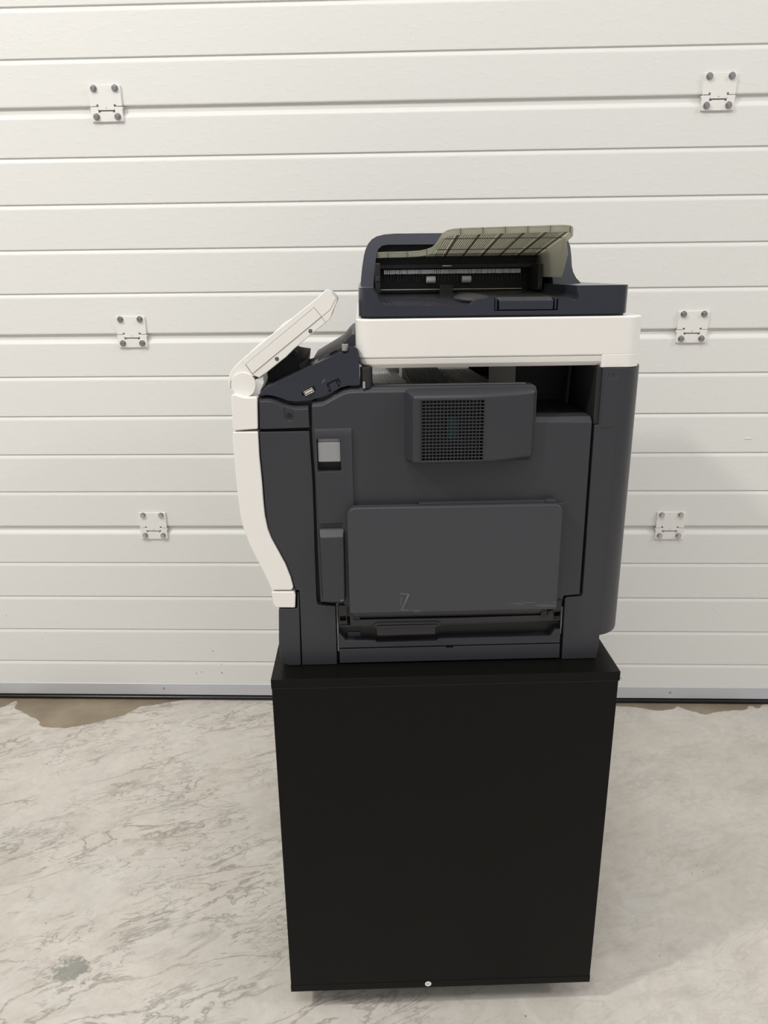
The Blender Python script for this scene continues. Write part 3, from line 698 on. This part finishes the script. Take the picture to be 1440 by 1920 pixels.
# skirt: sides taper inward at the bottom
bpy.data.objects.remove(M_s)
bm = bmesh.new()
top = rrect(129.4, 496.4, 3.8, 540, (20, 24, 24, 20), 10)
mid = rrect(131.6, 496.4, 5.2, 538, (20, 24, 24, 20), 10); bot = rrect(137, 494, 11, 533, (18, 20, 20, 18), 10)
rings = [[bm.verts.new((x/1000, y/1000, z/1000)) for x, y in R_] for R_, z in ((top, 434.3), (mid, 427.0), (bot, 421.6))]
n = len(top)
bm.faces.new(rings[0]); bm.faces.new(rings[2][::-1])
for a, b in ((0, 1), (1, 2)):
    for i in range(n): bm.faces.new((rings[a][i], rings[b][i], rings[b][(i+1) % n], rings[a][(i+1) % n]))
bm_obj('scanner_skirt', bm, 'white', P, .8, 2, 20)
prism('scanner_foot', rrect(443.2, 497.0, 2.8, 60, (1.0, 24, 2, 2), 10), 419.4, 436.0, 'white', P, ax='XY', bevel=.7)

# ---- document feeder base
fbp = [(a, b) for a, b in rrect(133.0, 476.2, 7, 538, (22, 20, 20, 22), 12)]
fb = prism('feeder_base', fbp, 486.2, 520.8, 'gloss', P, ax='XY')
A_ = [(148, 560), (150.5, 519), (154.5, 514), (158.2, 506.2), (160.4, 501.2), (165, 498.6), (268.5, 497.6), (272.5, 498.6), (277, 502.6), (281, 504.8), (285, 505.4), (398, 504.6), (402, 502.6), (405.6, 501.2), (408.4, 503.0), (409.8, 507.5), (406.6, 516), (409, 560)]
B_ = [(155, 560), (157, 524), (160, 516), (163, 511.5), (165, 509.5), (168, 508.4), (268, 508.3), (276, 508.6), (280, 509.0), (284, 509.6), (288, 510), (380, 512), (386, 512.5), (391, 513.5), (395, 516), (397, 520), (399, 528), (400, 560)]
boolean(fb, [cutter(A_, -10, 272, pts2=B_), cutter([(303.5, 491.2), (383.5, 491.2), (384.5, 515), (302.5, 515)], -10, 26)])
bevel(fb, 2.6, 4, 30)
gasket = prism('feeder_gasket', rrect(136.0, 473.5, 10, 535, (20, 18, 18, 20), 10), 483.0, 486.6, 'black', P, ax='XY')
# exit flap with two side lugs
flp = bmesh.new(); add_loft(flp, [(309.6, 492.4), (377.6, 492.2), (378.0, 503.6), (309.2, 504.0)], 7.5, [(309.6, 492.4), (377.6, 492.2), (379.0, 507.4), (308.2, 507.4)], 27)
bm_obj('exit_flap', flp, 'gloss', P, 1.2, 3, 30)
for x in (305.6, 380.8): box('flap_lug', x-1.2, x+1.2, 8, 26, 492.4, 506.4, 'gloss', P, .5)
# floor ribs of the recess
bm = bmesh.new()
for i in range(18):
    x = 168+i*6.2; pts = [(x, 498.5), (x+1.3, 498.5), (x+1.3, 499.9), (x, 499.9)]; pts2 = [(a-16, b+4.2) for a, b in pts]
    if i > 2: add_loft(bm, pts, 22, pts2, 118)
    else: add_loft(bm, pts, 22, [(a-4, b+1.2) for a, b in pts], 50)
r1 = bm_obj('exit_rib', bm, 'dark', P); r1['kind'] = 'stuff'
bm = bmesh.new()
for i in range(26):
    x = 290+i*3.9; pts = [(x, 505), (x+1.1, 505), (x+1.1, 506.6), (x, 506.6)]; pts2 = [(a-(a-340)*.1, b+2.6) for a, b in pts]
    if x < 392: add_loft(bm, pts, 34, pts2, 120)
r2 = bm_obj('exit_rib', bm, 'dark', P); r2['kind'] = 'stuff'
bm = bmesh.new()          # rounded hump in the recess
bmesh.ops.create_uvsphere(bm, u_segments=32, v_segments=16, radius=1, matrix=Matrix.Translation((.286, .090, .5035)) @ Matrix.Diagonal((.024, .075, .0070, 1)))
bm_obj('paper_rest', bm, 'dark', P, smooth=True)

# ---- feeder hood
hp = [(135.4, 519.5), (136.2, 530), (138.3, 546.9), (141.0, 561.8), (143.6, 571.0), (147.7, 579.4), (153.4, 585.8), (160.7, 590.2), (172.1, 592.8), (188, 594.0), (260.6, 594.0), (420, 592.5), (432, 591.2), (440, 588.6),
      (445.0, 584.6), (447.9, 579.0), (448.6, 572), (446.8, 558), (444.2, 545), (444.0, 536.1), (446.5, 528), (452, 521), (452, 519.5)]
hood = prism('feeder_hood', hp, 60, 534, 'gloss', P)
inA = [(152, 500), (155.5, 530), (157.5, 550), (159.6, 563), (163.0, 571.6), (168.4, 576.6), (176, 578.4), (260, 578.2), (418, 576.6), (426, 575), (431.5, 571.6), (431, 566), (424, 556), (417.5, 543), (413, 531), (409, 500)]
inB = [(152, 500), (155.5, 530), (157.5, 550), (159.6, 563), (163.0, 571.6), (168.4, 575.6), (176, 576.4), (260, 576.2), (396, 575.6), (400, 574), (402, 571), (402, 566), (402, 556), (402, 543), (402, 531), (402, 500)]
boolean(hood, [cutter([(0, 480), (112, 480), (162, 530.5), (236, 594), (250, 606), (0, 606)], 100, 500, ax='YZ'), cutter(inA, 140, 300, pts2=inB)])
bevel(hood, 3.0, 4, 40)
box('feeder_back', 150, 420, 236, 240, 508, 578, 'black', P)
box('feeder_pillar', 156.5, 164, 150, 262, 510, 551, 'softblack', P, 1)
box('pillar_plate', 157, 163.4, 148.6, 150.4, 526.5, 533.0, 'dark', P, .4)
box('feeder_pillar', 392, 399, 165, 235, 512, 548, 'softblack', P, 1)
box('feeder_shelf', 160, 400, 214, 236, 543.5, 549, 'softblack', P, .5)
bm = bmesh.new()
for i in range(70):
    x = 171+i*2.95; w = random.uniform(2.0, 3.0)
    add_box(bm, x, x+w, 219, 221+random.random(), 535.6+random.random()*.4, 541.8)
b_ = bm_obj('static_brush', bm, 'brush', P); b_['kind'] = 'stuff'
bm = bmesh.new()
for i in range(44):
    x = 172+i*4.8+random.uniform(-.6, .6); add_box(bm, x, x+.35, 222, 222.4, 535.6-random.uniform(6, 12), 536)
b_ = bm_obj('brush_bristle', bm, 'bristle', P); b_['kind'] = 'stuff'
for x in (235, 289):
    cyl('feed_roller', (x, 222, 527.3), (1, 0, 0), 5.0, 14, 'roller', P, 24, .8)
bm = bmesh.new(); add_cyl(bm, (166, 219, 513.1), (1, 0, 0), .9, 92, 12); add_cyl(bm, (274, 219, 513.1), (1, 0, 0), .9, 106, 12)
bm_obj('exit_shaft', bm, 'chrome', P)
box('shaft_clip', 255, 275, 213, 227, 502, 520, 'softblack', P, .6)
bm = bmesh.new(); add_loft(bm, arc(270, 546.4, 7, 0, 360, 20)[:-1], 220, arc(270, 546.4, 7, 0, 360, 20)[:-1], 224)
bm.free()
cyl('tray_knob', (264, 200, 546), (0, 0, 1), 7, 1.4, 'roller', P, 24, .4)

# ---- translucent original tray sloping up over the opening
tray_plan = [(147.5, 255), (147.0, 222), (149.5, 212), (156, 206.5), (173.4, 202.5), (205, 200.5), (222, 195), (232, 184), (238.2, 168), (241.6, 140), (242.4, 100), (243, 62), (246.5, 45), (254, 36), (268, 32.5), (306.7, 28), (386, 20), (395, 22), (402.5, 31), (408.5, 50), (411.5, 90), (411.5, 170), (405, 255)]
def tz(y): return 592 + (y-20)*(560-592)/230
bm = bmesh.new()
a = [bm.verts.new((x/1000, y/1000, tz(y)/1000)) for x, y in tray_plan]
b = [bm.verts.new((x/1000, y/1000, (tz(y)-2.2)/1000)) for x, y in tray_plan]
bm.faces.new(a); bm.faces.new(b[::-1]); n = len(a)
for i in range(n): bm.faces.new((a[i], b[i], b[(i+1) % n], a[(i+1) % n]))
tro = bm_obj('original_tray', bm, 'smoke', P); tro['label'] = 'smoky translucent sheet tray'
# rolled lip along the near edge
bm = bmesh.new()
pl_ = tray_plan[1:-2]
for (x0, y0), (x1, y1) in zip(pl_[:-1], pl_[1:]):
    pass
outer = pl_; inn = []
for i, p in enumerate(pl_):
    q0 = pl_[max(0, i-1)]; q1 = pl_[min(len(pl_)-1, i+1)]; d = Vector((q1[0]-q0[0], q1[1]-q0[1])).normalized(); nn = Vector((-d.y, d.x)); inn.append((p[0]+nn.x*2.0, p[1]+nn.y*2.0))
vo = [[bm.verts.new((p[0]/1000, p[1]/1000, (tz(p[1])+dz)/1000)) for p in L_] for L_, dz in ((outer, .6), (outer, -7.2), (inn, -7.2), (inn, .6))]
for k in range(4):
    A1, B1 = vo[k], vo[(k+1) % 4]
    for i in range(len(outer)-1): bm.faces.new((A1[i], A1[i+1], B1[i+1], B1[i]))
bm.faces.new([v[0] for v in vo]); bm.faces.new([v[-1] for v in vo][::-1])
bm_obj('tray_lip', bm, 'smokelip', tro)
def inside(x, y):
    r = False; n_ = len(tray_plan)
    for i in range(n_):
        x0, y0 = tray_plan[i]; x1, y1 = tray_plan[(i+1) % n_]
        if (y0 > y) != (y1 > y) and x < (x1-x0)*(y-y0)/(y1-y0)+x0: r = not r
    return r
def ystart(x):
    y = 15
    while y < 250 and not inside(x, y): y += 1
    return y
# ribs run back from the lip
for x in (262, 289.5, 317, 344.5, 372, 398, 232, 205, 177):
    y0 = ystart(x)+4
    bm = bmesh.new(); pts = lambda y, w, h: [(x-w, tz(y)-2.2), (x+w, tz(y)-2.2), (x+w, tz(y)-2.2-h), (x-w, tz(y)-2.2-h)]
    w_ = 1.5 if x > 240 else .6
    add_loft(bm, pts(y0, w_, 2.2), y0, pts(252, w_, 2.2), 252); bm_obj('tray_rib', bm, 'smokerib', tro)
bm = bmesh.new()
x = 248.0
while x < 396:
    if min(abs(x-c) for c in (262, 289.5, 317, 344.5, 372, 398)) > 3.2:
        y0 = ystart(x)+5
        L_ = 238
        p0 = [(x-.28, tz(y0)-2.2), (x+.28, tz(y0)-2.2), (x+.28, tz(y0)-3.4), (x-.28, tz(y0)-3.4)]
        p1 = [(x-.28, tz(L_)-2.2), (x+.28, tz(L_)-2.2), (x+.28, tz(L_)-3.4), (x-.28, tz(L_)-3.4)]
        add_loft(bm, p0, y0, p1, L_)
    x += 2.9
for y in (86, 168, 206, 238):
    z = tz(y)-2.2; add_box(bm, 244 if y < 180 else 152, 404, y-.5, y+.5, z-1.2, z)
o = bm_obj('fine_tray_rib', bm, 'smokerib', tro); o['kind'] = 'stuff'
for x in (176, 205, 232, 262, 289.5, 317, 344.5, 372, 398):
    y0 = ystart(x); box('lip_joint', x-.3, x+.3, y0-2.2, y0+.2, tz(y0)-7.4, tz(y0)+.3, 'smokerib', tro)
# side guide (upright fin, left) and support wing (right)
box('paper_guide', 167.0, 173.0, 238, 242, 548, 583, 'brush', P, 1)
prism('tray_wing', [(402, 530), (405.5, 562), (409, 584), (412, 581), (416, 560), (412, 540), (409, 530)], 96, 240, 'smoke', tro, .5)
